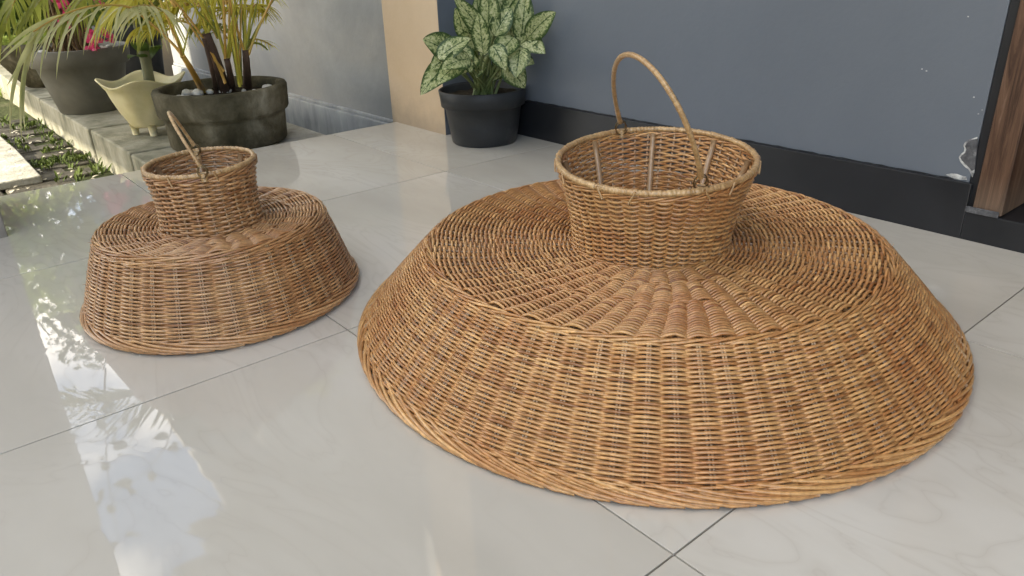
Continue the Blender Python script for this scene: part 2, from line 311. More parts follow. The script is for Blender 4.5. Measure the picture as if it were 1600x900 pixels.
# terrace: body with a grout bed, and single tiles on it
EDGE = 4.22; TX, TY, TS = .862, .628, 1.196
mb = MB(); mb.box((-4.1, -3.2, -.28), (2.828, EDGE-.012, -.006))
floor = tagp(mb.build('terrace_floor', M['grout'], smooth=False), kind='structure')
tile_me = {}
def tile(x0, y0, x1, y1):
    g = .0022; w_, d_ = round(x1-x0-2*g, 4), round(y1-y0-2*g, 4)
    if (w_, d_) not in tile_me:
        b = MB(); b.box((-w_/2, -d_/2, -.02), (w_/2, d_/2, 0)); o = b.build('tile', M['tile'], floor, smooth=False, bevel=.0006); tile_me[(w_, d_)] = o
    else:
        o = tile_me[(w_, d_)].copy(); scn.collection.objects.link(o); o.parent = floor
    o.location = ((x0+x1)/2*S, (y0+y1)/2*S, 0)
xs = [TX+TS*k for k in range(-4, 2)]+[2.828]; ys = [TY+TS*k for k in range(-3, 3)]+[EDGE]
for i in range(len(xs)-1):
    for j in range(len(ys)-1): tile(xs[i], ys[j], xs[i+1], ys[j+1])

# house wall (blue) with black skirting
mb = MB(); mb.box((2.845, .95, -.28), (3.15, 3.665, 5.2)); mb.box((2.845, -3.2, 3.4), (3.15, .95, 5.2)); mb.box((2.845, -3.2, -.28), (3.15, -1.6, 3.4)); mb.box((.7, -3.5, -.28), (3.15, -3.201, 5.19))  # last box: unseen end wall, added to darken the right side
bw = MB(); bw.v, bw.f, bw.mi, bw.n = mb.v, mb.f, mb.mi, mb.n
wall = bw.build('house_wall', M['bluewall'], smooth=False); tagp(wall, 'blue grey painted house wall with black skirting along the terrace', 'wall')
mb = MB(); mb.box((2.828, .935, -.02), (2.8449, 3.6649, .2)); mb.build('skirting', M['baseboard'], wall, smooth=False, bevel=.003)
# thin dark gap + crumbs of plaster on top of the skirting
mb = MB()
ys_ = np.linspace(1.0, 3.3, 90)
V = []; 
for k, y in enumerate(ys_):
    h = .003+.003*abs(math.sin(k*1.7)+.6*math.sin(k*.53)); V += [(2.8425, y, .2005), (2.8425, y, .2005+h*.8)]
mb.add(V, [quads_grid(len(ys_), 2, False, False)]); mb.build('gap_line', M['baseboard'], wall, smooth=False)
# chipped plaster patch by the door frame (outline traced in the wall plane, a shallow relief)
def patch(px, x, name, material, grow=1., seed=0):
    pts = np.array([at_x(a, b, x) for a, b in px]); c = pts.mean(0); pts = c+(pts-c)*grow; pts[:, 0] = x
    q = np.concatenate([pts, pts+np.array([.006, 0, 0])]); n = len(pts); b = MB()
    b.add(q, [np.arange(n).reshape(1, -1), np.array([(i, i+n, (i+1) % n+n, (i+1) % n) for i in range(n)])]); return b.build(name, material, wall, smooth=False)
chip = [(1527, 214), (1521, 216), (1514, 218), (1508, 222), (1505, 227), (1507, 232), (1506, 237), (1501, 241), (1498, 246), (1500, 252), (1504, 257), (1509, 262), (1513, 264), (1516, 270), (1519, 277), (1522, 270)]
patch(chip, 2.8425, 'paint_chip_edge', M['chip_edge'])
chip_in = [(1527, 218), (1521, 219), (1515, 221), (1510, 225), (1508, 229), (1510, 234), (1508, 239), (1503, 243), (1501, 246), (1503, 250), (1507, 254), (1512, 259), (1515, 262), (1518, 266), (1522, 264)]
patch(chip_in, 2.8412, 'exposed_plaster', M['chip_in'], 1.05)
patch([(1478, 273), (1486, 271), (1495, 272), (1503, 275), (1509, 276), (1511, 281), (1500, 281), (1488, 278)], 2.8425, 'plaster_crumb', M['chip_edge'])
for a, b in ((1521, 152), (1440, 108), (1447, 111), (1512, 26), (1528, 178), (1534, 172)):
    patch([(a-1, b), (a, b-1), (a+1.6, b-.5), (a+1.6, b+.5), (a, b+1)], 2.8430, 'plaster_crumb', M['chip_edge'])
# threshold, door frame
mb = MB(); mb.box((2.828, -1.6, -.02), (4.6, .9345, .1)); th = mb.build('door_threshold', M['baseboard'], smooth=False, bevel=.004); tagp(th, 'low black threshold under the wooden door frame', 'threshold')
mb = MB(); mb.box((2.822, .83, .1), (2.8275, .937, .122)); mb.build('cement_lip', M['chip_in'], th, smooth=False, bevel=.002)
fr = thing('door_frame', (2.85, .87, .1), 'weathered brown teak door frame post standing on the black threshold', 'door frame')
mb = MB((2.85, .87, .1)); mb.box((2.835, .825, .104), (3.14, .918, 3.38)); mb.build('post', M['wood'], fr, smooth=False, bevel=.004)
mb = MB((2.85, .87, .1)); mb.box((2.85, -1.55, 3.3), (3.14, .824, 3.39)); mb.build('lintel', M['wood'], fr, smooth=False, bevel=.004)
mb = MB((2.85, .87, .1)); mb.box((2.846, .919, .104), (3.1, .9485, 3.38)); mb.build('dark_gap_strip', M['baseboard'], fr, smooth=False, bevel=.003)  # dark strip standing in for the gap between post and wall
dr = thing('house_door', (3.3, 0, .1), 'dark stained wooden door set back behind the door frame', 'door')
mb = MB((3.3, 0, .1)); mb.box((3.16, -1.5, .1), (3.24, .9, 3.38)); mb.build('door_leaf', M['darkwood'], dr, smooth=False)
# beige column at the terrace corner
mb = MB(); mb.box((2.522, 3.668, -.28), (3.15, 4.26, 5.2)); col = mb.build('corner_column', [M['beige'], M['bluewall']], smooth=False, bevel=.004)
tagp(col, 'beige painted corner column beside the black plant pot', 'column')
for p in col.data.polygons:
    if p.normal.y < -.9: p.material_index = 1
# grey side wall beyond, with a low band
mb = MB(); mb.box((2.64, 4.262, -.4), (2.95, 9.0, 5.2)); gw = mb.build('side_wall', M['concrete'], smooth=False); tagp(gw, 'grey rendered side wall behind the palm planter', 'wall')
mb = MB(); mb.box((2.595, 4.27, -.36), (2.6395, 8.95, -.06)); mb.build('cement_band', M['concrete_band'], gw, smooth=False, bevel=.006)
mb = MB(); mb.box((2.615, 4.27, -.0595), (2.6395, 8.95, -.035)); mb.build('ledge', M['concrete_band'], gw, smooth=False, bevel=.005)
# pillar at the left edge
mb = MB(); mb.box((-.42, 3.52, -.28), (.255, 4.19, 5.6)); pl = mb.build('terrace_pillar', M['pillar'], smooth=False, bevel=.006); tagp(pl, 'square grey beige pillar cut by the left edge of the picture', 'pillar')
# roof slab with its stepped eave
def prism(poly, z0, z1):
    n = len(poly); V = [(x, y, z0) for x, y in poly]+[(x, y, z1) for x, y in poly]
    return np.array(V, float), [np.arange(n)[::-1].reshape(1, -1), (np.arange(n)+n).reshape(1, -1), np.array([(i, (i+1) % n, (i+1) % n+n, i+n) for i in range(n)])]
mb = MB(); mb.add(*prism([(.99, -5.5), (7, -5.5), (7, 12.8), (1.98, 12.8), (1.92, 8.07), (1.43, 8.07), (1.43, 7.46), (.99, 7.46)], 5.2, 5.28))
rf = mb.build('porch_roof', M['ceiling'], smooth=False); tagp(rf, 'flat porch roof slab with stepped edge over the terrace', 'roof')
# unseen house block, added only to keep the sun off the terrace
nh = thing('sun_block_house', (-7.5, 2, -.3), 'pale house block out of view, added to shade the terrace', 'house')
mb = MB((-7.5, 2, -.3)); mb.box((-8, -1.6, -.3), (-4.6, 4.72, 6.6)); mb.build('wall', M['house'], nh, smooth=False)
mb = MB((-7.5, 2, -.3)); mb.box((-7, 4.72, 3.38), (-4.6, 8.4, 8.0)); mb.build('upper_sun_block', M['house'], nh, smooth=False)  # raised block shaped to shade the side wall, sun passes beneath
mb = MB((-7.5, 2, -.3)); mb.box((-8.2, -1.8, 6.6), (-4.4, 4.7, 6.8)); mb.box((-7.2, 4.6, 8.0), (-4.4, 8.6, 8.2)); mb.build('roof', M['concrete'], nh, smooth=False)
# kerb and bed
ZK = -.04; KX = 1.062; ZP = -.255
kerb = thing('kerb', (KX, 4.23, ZP), None, None); kerb['kind'] = 'structure'
y = 4.232; rr = random.Random(3)
while y < 10.2:
    L_ = rr.choice([.62, .8, .95]); mb = MB((KX, 4.23, ZP)); dx = rr.uniform(-.012, .012); mb.box((KX+dx, y, ZP-.06), (KX+.42, y+L_-.012, ZK+rr.uniform(-.006, .004)))
    mb.build('kerb_stone', M['kerb'], kerb, smooth=False, bevel=.012); y += L_
mb = MB(); mb.box((KX+.4, 4.225, -.38), (2.14, 10.2, ZK-.012)); tagp(mb.build('planting_bed', M['bed'], smooth=False, bevel=.01), kind='structure')
mb = MB(); mb.box((2.14, 4.225, -.39), (2.594, 9, -.34)); tagp(mb.build('gutter', M['bed'], smooth=False), kind='structure')
# path bricks
path = MB(); path.box((-2.4, 4.225, ZP-.05), (KX-.002, 9.5, ZP-.02)); path = path.build('path', M['ground'], smooth=False); path['kind'] = 'structure'
pm = None; rr = random.Random(5)
for r_ in range(22):
    y = 4.26+r_*.172
    for c_ in range(7):
        x = -1.55+c_*.40+(r_ % 2)*.2
        if x+.39 > KX-.01: continue
        if pm is None:
            b = MB(); b.box((-.19, -.08, -.05), (.19, .08, 0)); o = b.build('paver', M['paver'], path, smooth=False, bevel=.008); pm = o
        else: o = pm.copy(); scn.collection.objects.link(o)
        o.location = ((x+.195)*S, (y+.08)*S, (ZP+rr.uniform(-.008, .008))*S); o.rotation_euler = (rr.uniform(-.02, .02), rr.uniform(-.02, .02), rr.uniform(-.03, .03))
# stone slab on the path
def slab():
    c = [at_z(66, 281, ZP+.02), at_z(28, 240, ZP+.02), at_z(0, 216, ZP+.02), at_z(-150, 200, ZP+.02), at_z(-120, 310, ZP+.02), at_z(0, 293, ZP+.02)]
    V, Fc = prism([(p[0], p[1]) for p in c][::-1], ZP+.001, ZP+.05); b = MB(); b.add(V, Fc); o = b.build('stone_slab', M['slab'], smooth=False, bevel=.008)
    tagp(o, 'pale stone slab lying on the dark brick path', 'slab')
slab()

# ------------------------------------------------------------------ weaving
def tones(n, nrow_len, lo=0., hi=1.):
    """piecewise random tone along a ring of n samples"""
    t = np.empty(n); i = 0
    while i < n:
        k = int(rng.uniform(.15, .7)*nrow_len)+3; t[i:i+k] = lo+(hi-lo)*(rng.uniform(.40, .68) if rng.random() > .13 else rng.uniform(.1, 1)); i += k
    return t
def smooth_noise(th, amp, k=6):
    o = np.zeros_like(th)
    for j in range(1, k+1): o += rng.normal()*np.cos(j*th+rng.uniform(0, TAU))/j
    return o*amp
def weave(mb, pos, nrow, N, A, r, spl=5, s0=0., s1=1., sides=6, pw=.85):
    n = N*spl; th = np.arange(n)*TAU/n; dth = rng.normal(0, .06, N)*TAU/N
    stake_amp = rng.uniform(.85, 1.15, N)
    for k in range(nrow):
        s = s0+(s1-s0)*(k+.5)/nrow; ds = (s1-s0)/nrow
        ss = s+smooth_noise(th, ds*.10, 8)+ds*.06*np.repeat(rng.normal(0, 1, N), spl)*np.abs(np.cos(N/2*th))
        P = pos(ss, th); e = 1e-3
        Ts = pos(ss+e, th)-pos(ss-e, th); Tt = pos(ss, th+e)-pos(ss, th-e)
        Nn = np.cross(Tt, Ts); Nn /= np.linalg.norm(Nn, axis=1)[:, None]
        ph = np.cos(N/2*th+PI*k); wv = np.sign(ph)*np.abs(ph)**pw
        amp = A*np.interp(th, np.arange(N+1)*TAU/N, np.append(stake_amp, stake_amp[0]))
        P = P+Nn*(wv*amp)[:, None]
        rr_ = r*rng.uniform(.88, 1.1)*(1+.05*np.sin(th*rng.integers(20, 60)+rng.uniform(0, 6)))
        V, Q = tube(P, rr_, sides, True, Nn)
        mb.add(V, Q, tone=np.repeat(tones(n, n*.6), sides))
def rope(mb, ring, a, r, strands, turns, n, sides=6, hi=1.):
    """strands helically laid round the closed curve ring(th)->(P, N1, N2)"""
    th = np.arange(n)*TAU/n; P, N1, N2 = ring(th)
    for k in range(strands):
        ph = turns*th+TAU*k/strands
        Q_ = P+a*(np.cos(ph)[:, None]*N1+np.sin(ph)[:, None]*N2)
        V, Q = tube(Q_, r, sides, True, N1*1.+N2*.01); mb.add(V, Q, tone=np.repeat(tones(n, n*.3, 0, hi), sides))

def basket(ov, name, label, c, R0, R1, z1, Rn, ra, rb, phi, cr_, zr, NS, NSr, zones, NN, NNr, mw, r, handle, zn=None):
    c = np.array([c[0], c[1], 0.]); th_ = thing(name, c, label, 'rattan lampshade', 'woven rattan lampshades on the tiles')
    org = c
    zb = .010; zn = z1-.018 if zn is None else zn
    def skirt(s, th):   # s 0 bottom .. 1 top
        R = R0+(R1-R0)*s; bulge = .003*np.sin(PI*np.clip(s, 0, 1)); R = R+bulge
        R = R*(1+ov*(1-s)*np.cos(2*(th-.70))+.004*np.cos(3*th)); z = zb+(z1-zb)*s
        return np.stack([c[0]+R*np.cos(th), c[1]+R*np.sin(th), z+0*th], -1)
    A = r*2.0
    mb = MB(org); weave(mb, skirt, NSr, NS, A, r, 5, .045, .985)
    sk = mb.build('woven_skirt', mw, th_); setorg(sk, org); sk['_o'] = [float(q) for q in org]
    # paired stakes, one mesh turned round the axis
    first = None; L = math.hypot(R0-R1, z1)
    for i in range(NS):
        for sgn in (-1, 1):
            if first is None:
                P = skirt(np.linspace(.02, 1, 9), np.zeros(9)); P[:, 0] += r*.55; b = MB(org); V, Q = tube(P, r*.85, 6); b.add(V, Q, tone=.8); o = b.build('stake', M['stake'], sk); first = o; o.location = (0, 0, 0)
            else: o = first.copy(); scn.collection.objects.link(o); o.parent = sk
            a_ = TAU*i/NS; o.rotation_euler = (0, 0, a_+sgn*(r*1.0)/((R0+R1)/2)); f0 = (1+ov*.5*math.cos(2*(a_-.70))+.004*math.cos(3*a_))/(1+ov*.5*math.cos(1.4)+.004); o.scale = (f0, f0, 1)
    # bottom border: sweeping strands, each running over several stakes and tucking under
    mb = MB(org); n = 16; ns = NS
    for layer in range(2):
        for i in range(ns):
            t = np.linspace(0, 1, n); span = (3.9 if layer == 0 else 2.6)*TAU/ns
            th = TAU*(i+.5*layer)/ns+t*span+rng.normal(0, .004)
            s = (.125-.05*layer)*(1-t)**.9-.006
            P = skirt(s, th); rad = np.stack([np.cos(th), np.sin(th), 0*th], -1)
            off = r*(1.2+3.2*np.sin(PI*t*.9)**1.5)*(1 if layer == 0 else .5); off = np.where(t > .85, off*(1-(t-.85)/.15*.9), off)
            P = P+rad*off[:, None]; P[:, 2] = np.maximum(P[:, 2]*np.where(t > .85, .75, 1), r*1.02)
            V, Q = tube(P, r*1.3, 6, False, rad+np.array([0, 0, .3])); mb.add(V, Q, tone=np.full(len(V), rng.uniform(.4, .85)))
    bd = mb.build('bottom_border', mw, th_)
    # ridge between skirt and top
    def ring_at(R, z, tilt=0):
        def f(th):
            e = np.stack([np.cos(th), np.sin(th), 0*th], -1); wob = R*(1+.004*np.cos(3*th))
            return np.stack([c[0]+wob*np.cos(th), c[1]+wob*np.sin(th), z+0*th], -1), e, np.tile([0, 0, 1.], (len(th), 1))
        return f
    mb = MB(org); rope(mb, ring_at(R1-.002, z1-.001), r*1.7, r*1.05, 4, NS//5, NS*8)
    rope(mb, ring_at(R1+.010, z1-.012), r*.9, r*1.0, 2, NS//2, NS*8)
    mb.build('ridge_braid', mw, th_)
    # top
    mb = MB(org); tp_parts = []
    dome = lambda R: z1+.002-.018*np.clip((R1-R)/(R1-Rn), 0, 1)**.8
    def top(s, th):    # s 0 outer .. 1 inner
        th = th+.16*s
        R = R1-.008+(Rn-.004-R1+.008)*s; wobR = R*(1+.004*np.cos(3*th)*(1-s))
        return np.stack([c[0]+wobR*np.cos(th), c[1]+wobR*np.sin(th), dome(R)+0*th], -1)
    for (a, b_, nst, nr) in zones: weave(mb, top, nr, nst, r*2.7, r*1.16, 8, a, b_, 6, .9)
    tp = mb.build('woven_top', mw, th_)
    hair = MB(org)
    for k in range(90):
        P0 = (skirt if k % 3 else top)(np.array([rng.uniform(.05, .95)]), np.array([rng.uniform(0, TAU)]))[0]; o_ = P0-org; o_[2] = .25; o_ /= np.linalg.norm(o_); tg = np.array([-o_[1], o_[0], rng.uniform(-.3, .3)]); l_ = rng.uniform(.008, .022)
        V, Q = tube(bez(P0+o_*r*2, P0+o_*(r*2+.003)+tg*l_*.5, P0+o_*(r*2+l_*.5)+tg*l_, 5), .0007, 3); hair.add(V, Q, tone=.95)
    hair.build('loose_fibres', mw, th_)['kind'] = 'stuff'
    setorg(tp, org)
    for (a, b_, nst, nr) in zones:
        f1 = None
        for i in range(nst):
            if f1 is None:
                ss = np.linspace(a, b_, 4); P = top(ss, np.zeros(4)); b = MB(org); V, Q = tube(P, r*1.25, 6); b.add(V, Q, tone=.4); f1 = o = b.build('spoke', M['stake'], tp); o.location = (0, 0, 0)
            else: o = f1.copy(); scn.collection.objects.link(o); o.parent = tp
            o.rotation_euler = (0, 0, TAU*i/nst)
    mb = MB(org)
    for (a, b_, nst, nr) in zones[1:]:
        R = R1+(Rn-R1)*a; rope(mb, ring_at(R, dome(R)+.004), r*1.0, r*.9, 2, nst//2, nst*8)
    rope(mb, ring_at(Rn+.012, dome(Rn)+.006), r*1.4, r*1.0, 3, NN//3, NN*10)
    mb.build('top_braid', mw, th_)
    # neck: circle at the bottom to a tilted oval at the rim
    cr_ = np.array(cr_)
    def neck(s, th):
        a = Rn+(ra-Rn)*s; b = Rn+(rb-Rn)*s; cc = [c[k]+(cr_[k]-c[k])*s for k in (0, 1)]
        a = a-.010*np.sin(PI*s); b = b-.010*np.sin(PI*s)
        X = a*np.cos(th); Y = b*np.sin(th); cp, sp = math.cos(phi), math.sin(phi)
        return np.stack([cc[0]+X*cp-Y*sp, cc[1]+X*sp+Y*cp, zn+(zr-zn)*s], -1)
    mb = MB(org); weave(mb, neck, NNr, NN, r*2.1, r*1.2, 6, .01, .93); nk = mb.build('woven_neck', mw, th_); setorg(nk, org)
    for i in range(NN):
        P = neck(np.linspace(0, 1, 6), np.full(6, TAU*i/NN)); b = MB(org); V, Q = tube(P, r*1.1, 6); b.add(V, Q, tone=.5); b.build('stake', M['stake'], nk)
    npost = 8 if NN > 30 else 6
    for i in range(npost):
        a_ = TAU*i/npost+handle['post0']; P = neck(np.linspace(-.02, .97, 6), np.full(6, a_)); P[:, :2] = P[:, :2]+(c[:2]-P[:, :2])/np.linalg.norm(c[:2]-P[:, :2], axis=1)[:, None]*.014
        b = MB(org); V, Q = tube(P, .0085, 8); b.add(V, Q, tone=.55); b.build('inner_post', M['stake'], nk)
    def nring(s, dz=0, dr=0):
        def f(th):
            P = neck(np.full(len(th), s), th); e = P-np.array([cr_[0], cr_[1], 0]); e[:, 2] = 0; e /= np.linalg.norm(e, axis=1)[:, None]
            P = P+e*dr; P[:, 2] += dz; return P, e, np.tile([0, 0, 1.], (len(th), 1))
        return f
    mb = MB(org); rope(mb, nring(.955, 0, .003), r*1.3, r*.95, 3, NN//3, NN*10); mb.build('neck_braid', mw, th_)
    # bound rim: strip wrapped round a core, each turn a small ridge
    mb = MB(org); turns = 150 if NN > 30 else 90; n = turns*6; th = np.arange(n)*TAU/n
    P, e, zz = nring(1., .004, 0)(th); ph = (np.arange(n) % 6)/6.
    tw = np.repeat(rng.uniform(.92, 1.12, turns), 6)
    rad = (.0076 if NN > 30 else .0068)*tw*(1+.16*np.sin(ph*PI)); P = P+e*np.repeat(rng.normal(0, .0008, turns), 6)[:, None]
    V, Q = tube(P, rad, 8, True, zz); mb.add(V, Q, tone=np.repeat(np.repeat(rng.uniform(.3, .8, turns), 6), 8))
    # lashings crossing down over the wale
    for i in range(NN//3):
        t0 = TAU*(i+rng.uniform(.2, .8))/(NN//3); q = np.linspace(0, 1, 8); tt = t0+q*.06*(1 if rng.random() > .5 else -1)
        P, e, zz = nring(1.)(tt); P = P+e*(.0075+.001*np.sin(PI*q))[:, None]; P[:, 2] += .009-q*.030
        V, Q = tube(P, r*.8, 5, False, e); mb.add(V, Q, tone=np.full(len(V), rng.uniform(.2, .9)))
    rim = mb.build('bound_rim', M['rattan_bind'], th_)
    # bail handle hinged on two wire loops
    Aa, Bb = np.array(handle['A']), np.array(handle['B']); Mm = (Aa+Bb)/2; wv = (Aa-Bb)/2
    d = np.array([handle['dx'], handle['dy'], 1.]); d /= np.linalg.norm(d); ex = handle['ex']
    t = np.linspace(0.05, PI-.05, handle['turns']*4); Pm = lambda t: Mm+np.outer(np.cos(t), wv)+np.outer(np.sin(t)**ex*handle['H'], d)
    P = Pm(t); k = len(t)//4; ph = (np.arange(len(t)) % 4)/4.
    hr = handle['r']*np.repeat(rng.uniform(.95, 1.06, k), 4)*(1+.14*np.sin(ph*PI))*(1+.25*np.exp(-((t-.12)/.1)**2)+.25*np.exp(-((PI-.12-t)/.1)**2))
    mb = MB(org); V, Q = tube(P, hr, 8); mb.add(V, Q, tone=np.repeat(np.repeat(rng.uniform(.3, .8, k), 4), 8)); hd = mb.build('handle', M['rattan_bind'], th_); setorg(hd, org)
    for E_, tt in ((Aa, 0.05), (Bb, PI-.05)):
        Ph = Pm(np.array([tt]))[0]; low = np.array([E_[0], E_[1], zr+.002]); mid = (Ph+low)/2; rr_ = np.linalg.norm(Ph-low)/2*.8+.006
        ax = (low-Ph)/np.linalg.norm(low-Ph); sd_ = np.cross(ax, np.array([.6, .8, 0])); sd_ /= np.linalg.norm(sd_)
        q = np.linspace(0, TAU*2.2, 40); P = mid+np.outer(np.cos(q), ax)*rr_+np.outer(np.sin(q), sd_)*rr_*.75+np.outer(q-TAU*1.1, np.cross(ax, sd_))*.0016
        b = MB(org); V, Q = tube(P, .0018, 6); b.add(V, Q); b.build('hook_wire', M['wire'], hd)
        # bound lug on the rim carrying the wire
        g = MB(org); lp = np.stack([low+np.array([0, 0, z_]) for z_ in np.linspace(-.014, .010, 14)]); V, Q = tube(lp, .010*(1+.10*np.sin(np.arange(14)*2.)), 8); g.add(V, Q, tone=.7); g.build('lug', M['rattan_bind'], th_)
    return th_
big = dict(A=(1.769, 1.603, .475), B=(1.454, 1.058, .475), H=.46, dx=-1.018, dy=-.597, ex=.936, r=.0057, turns=160, post0=.1)
sml = dict(A=(.742, 2.487, .445), B=(.662, 2.198, .445), H=.155, dx=-.386, dy=.073, ex=.927, r=.0044, turns=60, post0=.6)
basket(.022, 'woven_lampshade', 'large golden rattan lampshade with wide flaring skirt and tall looped handle', (1.583, 1.315), .852, .629, .233, .210, .342, .267, .648, (1.607, 1.327), .455,
       80, 64, [(0, .46, 72, 29), (.46, .74, 54, 18), (.74, 1., 38, 17)], 40, 32, M['rattan_big'], .0034, big)
basket(.012, 'woven_lampshade', 'small brown rattan lampshade with steep sides and folded short handle', (.705, 2.342), .415, .334, .25, .148, .173, .153, .740, (.709, 2.366), .425,
       34, 46, [(0, .5, 30, 17), (.5, 1., 22, 16)], 22, 25, M['rattan_small'], .0034, sml)

# ------------------------------------------------------------------ pots
def pot(name, c, prof, material, label, cat, n=48, **k):
    t = thing(name, c, label, cat); mb = MB(c); V, Q = lathe(c, prof, n, **k); mb.add(V, Q)
    mb.build('pot_body', material, t); return t
def soil(t, c, R, z, pebbles=0, sz=.03, seed=1):
    mb = MB(c); rr = np.random.default_rng(seed); nr, nt = 8, 28
    V = [(c[0], c[1], c[2]+z+.01)]
    for i in range(1, nr+1):
        for j in range(nt): a = TAU*j/nt; V.append((c[0]+R*i/nr*math.cos(a), c[1]+R*i/nr*math.sin(a), c[2]+z+rr.normal(0, .006)))
    Fq = [np.array([(0, 1+j, 1+(j+1) % nt) for j in range(nt)]), np.array([(1+i*nt+j, 1+(i+1)*nt+j, 1+(i+1)*nt+(j+1) % nt, 1+i*nt+(j+1) % nt) for i in range(nr-1) for j in range(nt)])]
    mb.add(V, Fq); mb.build('soil', M['soil'], t)
    for k in range(pebbles):
        a = rr.uniform(0, TAU); q = R*math.sqrt(rr.uniform(.15, .92)); s_ = sz*rr.uniform(.6, 1.25)
        p = np.array([c[0]+q*math.cos(a), c[1]+q*math.sin(a), c[2]+z+s_*.35]); yield_pebble(t, c, p, s_, rr)
def yield_pebble(t, c, p, s_, rr):
    nu, nv = 6, 8; V = []
    ax = rr.uniform(.7, 1.2, 3)*np.array([1, 1, .7]); 
    for i in range(nu):
        ph = PI*(i+.5)/nu
        for j in range(nv): th = TAU*j/nv; V.append(p+s_*ax*np.array([math.sin(ph)*math.cos(th), math.sin(ph)*math.sin(th), math.cos(ph)])*rr.uniform(.93, 1.05))
    b = MB(c); b.add(V, [quads_grid(nu, nv, False, True), np.arange(nv)[::-1].reshape(1, -1), (np.arange(nv)+(nu-1)*nv).reshape(1, -1)]); b.build('pebble', M['pebble'], t)
# 1 black nursery pot on the terrace
c1 = (2.592, 3.385, .001)
p1 = pot('potted_plant', c1, [(.01, 0), (.175, 0), (.183, .008), (.198, .10), (.212, .205), (.232, .207), (.236, .25), (.242, .292), (.234, .296), (.226, .285), (.215, .2), (.2, .18)], M['black_plastic'],
         'variegated leafy plant in a black plastic pot against the blue wall', 'potted plant', 64, wob=lambda th, k, z: 1+.012*np.cos(2*th+.5)*(z/.3))
soil(p1, c1, .222, .255)
def px3(p, yy, dy=0): return at_y(p[0], p[1], yy+dy)
crown = np.array([c1[0], c1[1], .27])
LV = [  # (tip), (leaf base), width px, depth offset
 ((657, 149), (706, 96), 27, -.12), ((681, 133), (723, 97), 24, -.20), ((660, 62), (712, 92), 34, -.05), ((735, 60), (684, 92), 24, -.22),
 ((711, 12), (728, 62), 19, .02), ((728, 18), (734, 72), 16, .06), ((709, -4), (760, 62), 21, -.08), ((764, -24), (764, 66), 27, -.12), ((744, -6), (752, 55), 20, .05),
 ((806, -22), (797, 60), 29, -.05), ((823, -14), (814, 66), 25, .04), ((869, 19), (824, 61), 25, -.10), ((774, 97), (803, 58), 27, -.20), ((806, 122), (813, 74), 29, -.24),
 ((820, 138), (788, 98), 30, -.16), ((737, 114), (716, 72), 24, -.16), ((778, 122), (784, 92), 22, -.02), ((785, 20), (779, 72), 20, .08), ((790, -30), (782, 40), 24, .03), ((700, 70), (742, 100), 22, .02), ((835, 100), (800, 92), 22, .05), ((690, 108), (735, 92), 24, -.25), ((745, 122), (750, 96), 20, -.05), ((765, 128), (790, 104), 22, .0), ((722, 116), (742, 88), 22, -.08), ((752, 88), (765, 60), 24, -.06), ((852, 84), (815, 60), 24, -.05), ((714, 82), (742, 60), 24, .0), ((800, 12), (772, 56), 24, -.16), ((722, -2), (745, 58), 22, -.02), ((845, 60), (805, 78), 22, .0), ((672, 110), (716, 84), 26, -.1), ((790, 110), (770, 70), 22, -.26), ((748, 20), (755, 84), 22, -.2), ((830, -10), (800, 40), 24, .1), ((760, 120), (752, 84), 18, .08)]
for k, (tip, base, wpx, dy) in enumerate(LV):
    yy = 3.36+dy; T_, B_ = px3(tip, yy-.05), px3(base, yy)
    if T_[0] > 2.76: T_ = at_x(tip[0], tip[1], 2.76)
    if B_[0] > 2.74: B_ = at_x(base[0], base[1], 2.74)
    view = C0-(T_+B_)/2; view /= np.linalg.norm(view)
    Lg = np.linalg.norm(T_-B_); mid = (T_+B_)/2+np.array([0, 0, .10*Lg])+view*.10*Lg; wd = wpx/F*np.linalg.norm(C0-B_)*1.3
    P = bez(B_, mid, T_, 14); ax = (T_-B_)/Lg; side = np.cross(view, ax); tw = rng.normal(0, .22); upv = view*math.cos(tw)+side*math.sin(tw)+np.array([0, 0, .25])
    V, Q, ac, al = blade(P, wd, upv, .22, lambda t: np.sin(np.clip(t, 0, 1)**.72*PI)**.75, .06)
    b = MB(c1); b.add(V, Q, across=ac, along=al); lf = b.build('leaf', M['aglao'], p1); setorg(lf, c1)
    st0 = crown+np.array([rng.normal(0, .03), rng.normal(0, .03), -.02]); mid2 = (st0*.5+B_*.5)+np.array([0, 0, .05]); P = bez(st0, mid2, B_, 8)
    b = MB(c1); V, Q = tube(P, np.linspace(.0085, .004, 8), 6); b.add(V, Q); b.build('leaf_stalk', M['stem'], lf)

# 2 large concrete planter with palm
c2 = (1.615, 4.70, ZK)
p2 = pot('potted_palm', c2, [(.01, 0), (.335, 0), (.345, .01), (.352, .16), (.353, .175), (.372, .185), (.380, .20), (.388, .322), (.380, .335), (.345, .338), (.335, .325), (.33, .24)], M['planter'],
         'yellow stalked palm growing in a large round mossy concrete planter', 'potted palm', 72, wob=lambda th, k, z: 1+.008*np.cos(3*th)+.004*np.cos(11*th+k))
soil(p2, c2, .335, .27, 24, .030, 4)
def stalk(P, r0, r1, material, name, t, c, sides=7, rings=0):
    P = np.asarray(P); r = np.linspace(r0, r1, len(P))
    if rings: r = r*(1+.06*(np.sin(np.arange(len(P))*TAU/rings) > .75))
    b = MB(c); V, Q = tube(P, r, sides); b.add(V, Q); o = b.build(name, material, t); setorg(o, c); return o
def leaflet(P0, d, L, w, droop, n=7):
    d = np.array(d, float); d /= np.linalg.norm(d); p1_ = np.array(P0)+d*L*.55; p2_ = np.array(P0)+d*L*.85+np.array([0, 0, -droop*L]); P = bez(P0, p1_, p2_, n)
    return blade(P, w, (0.2, -.3, 1), .35, lambda t: np.sin(np.clip(t*.93+.07, 0, 1)**.6*PI)**.7)
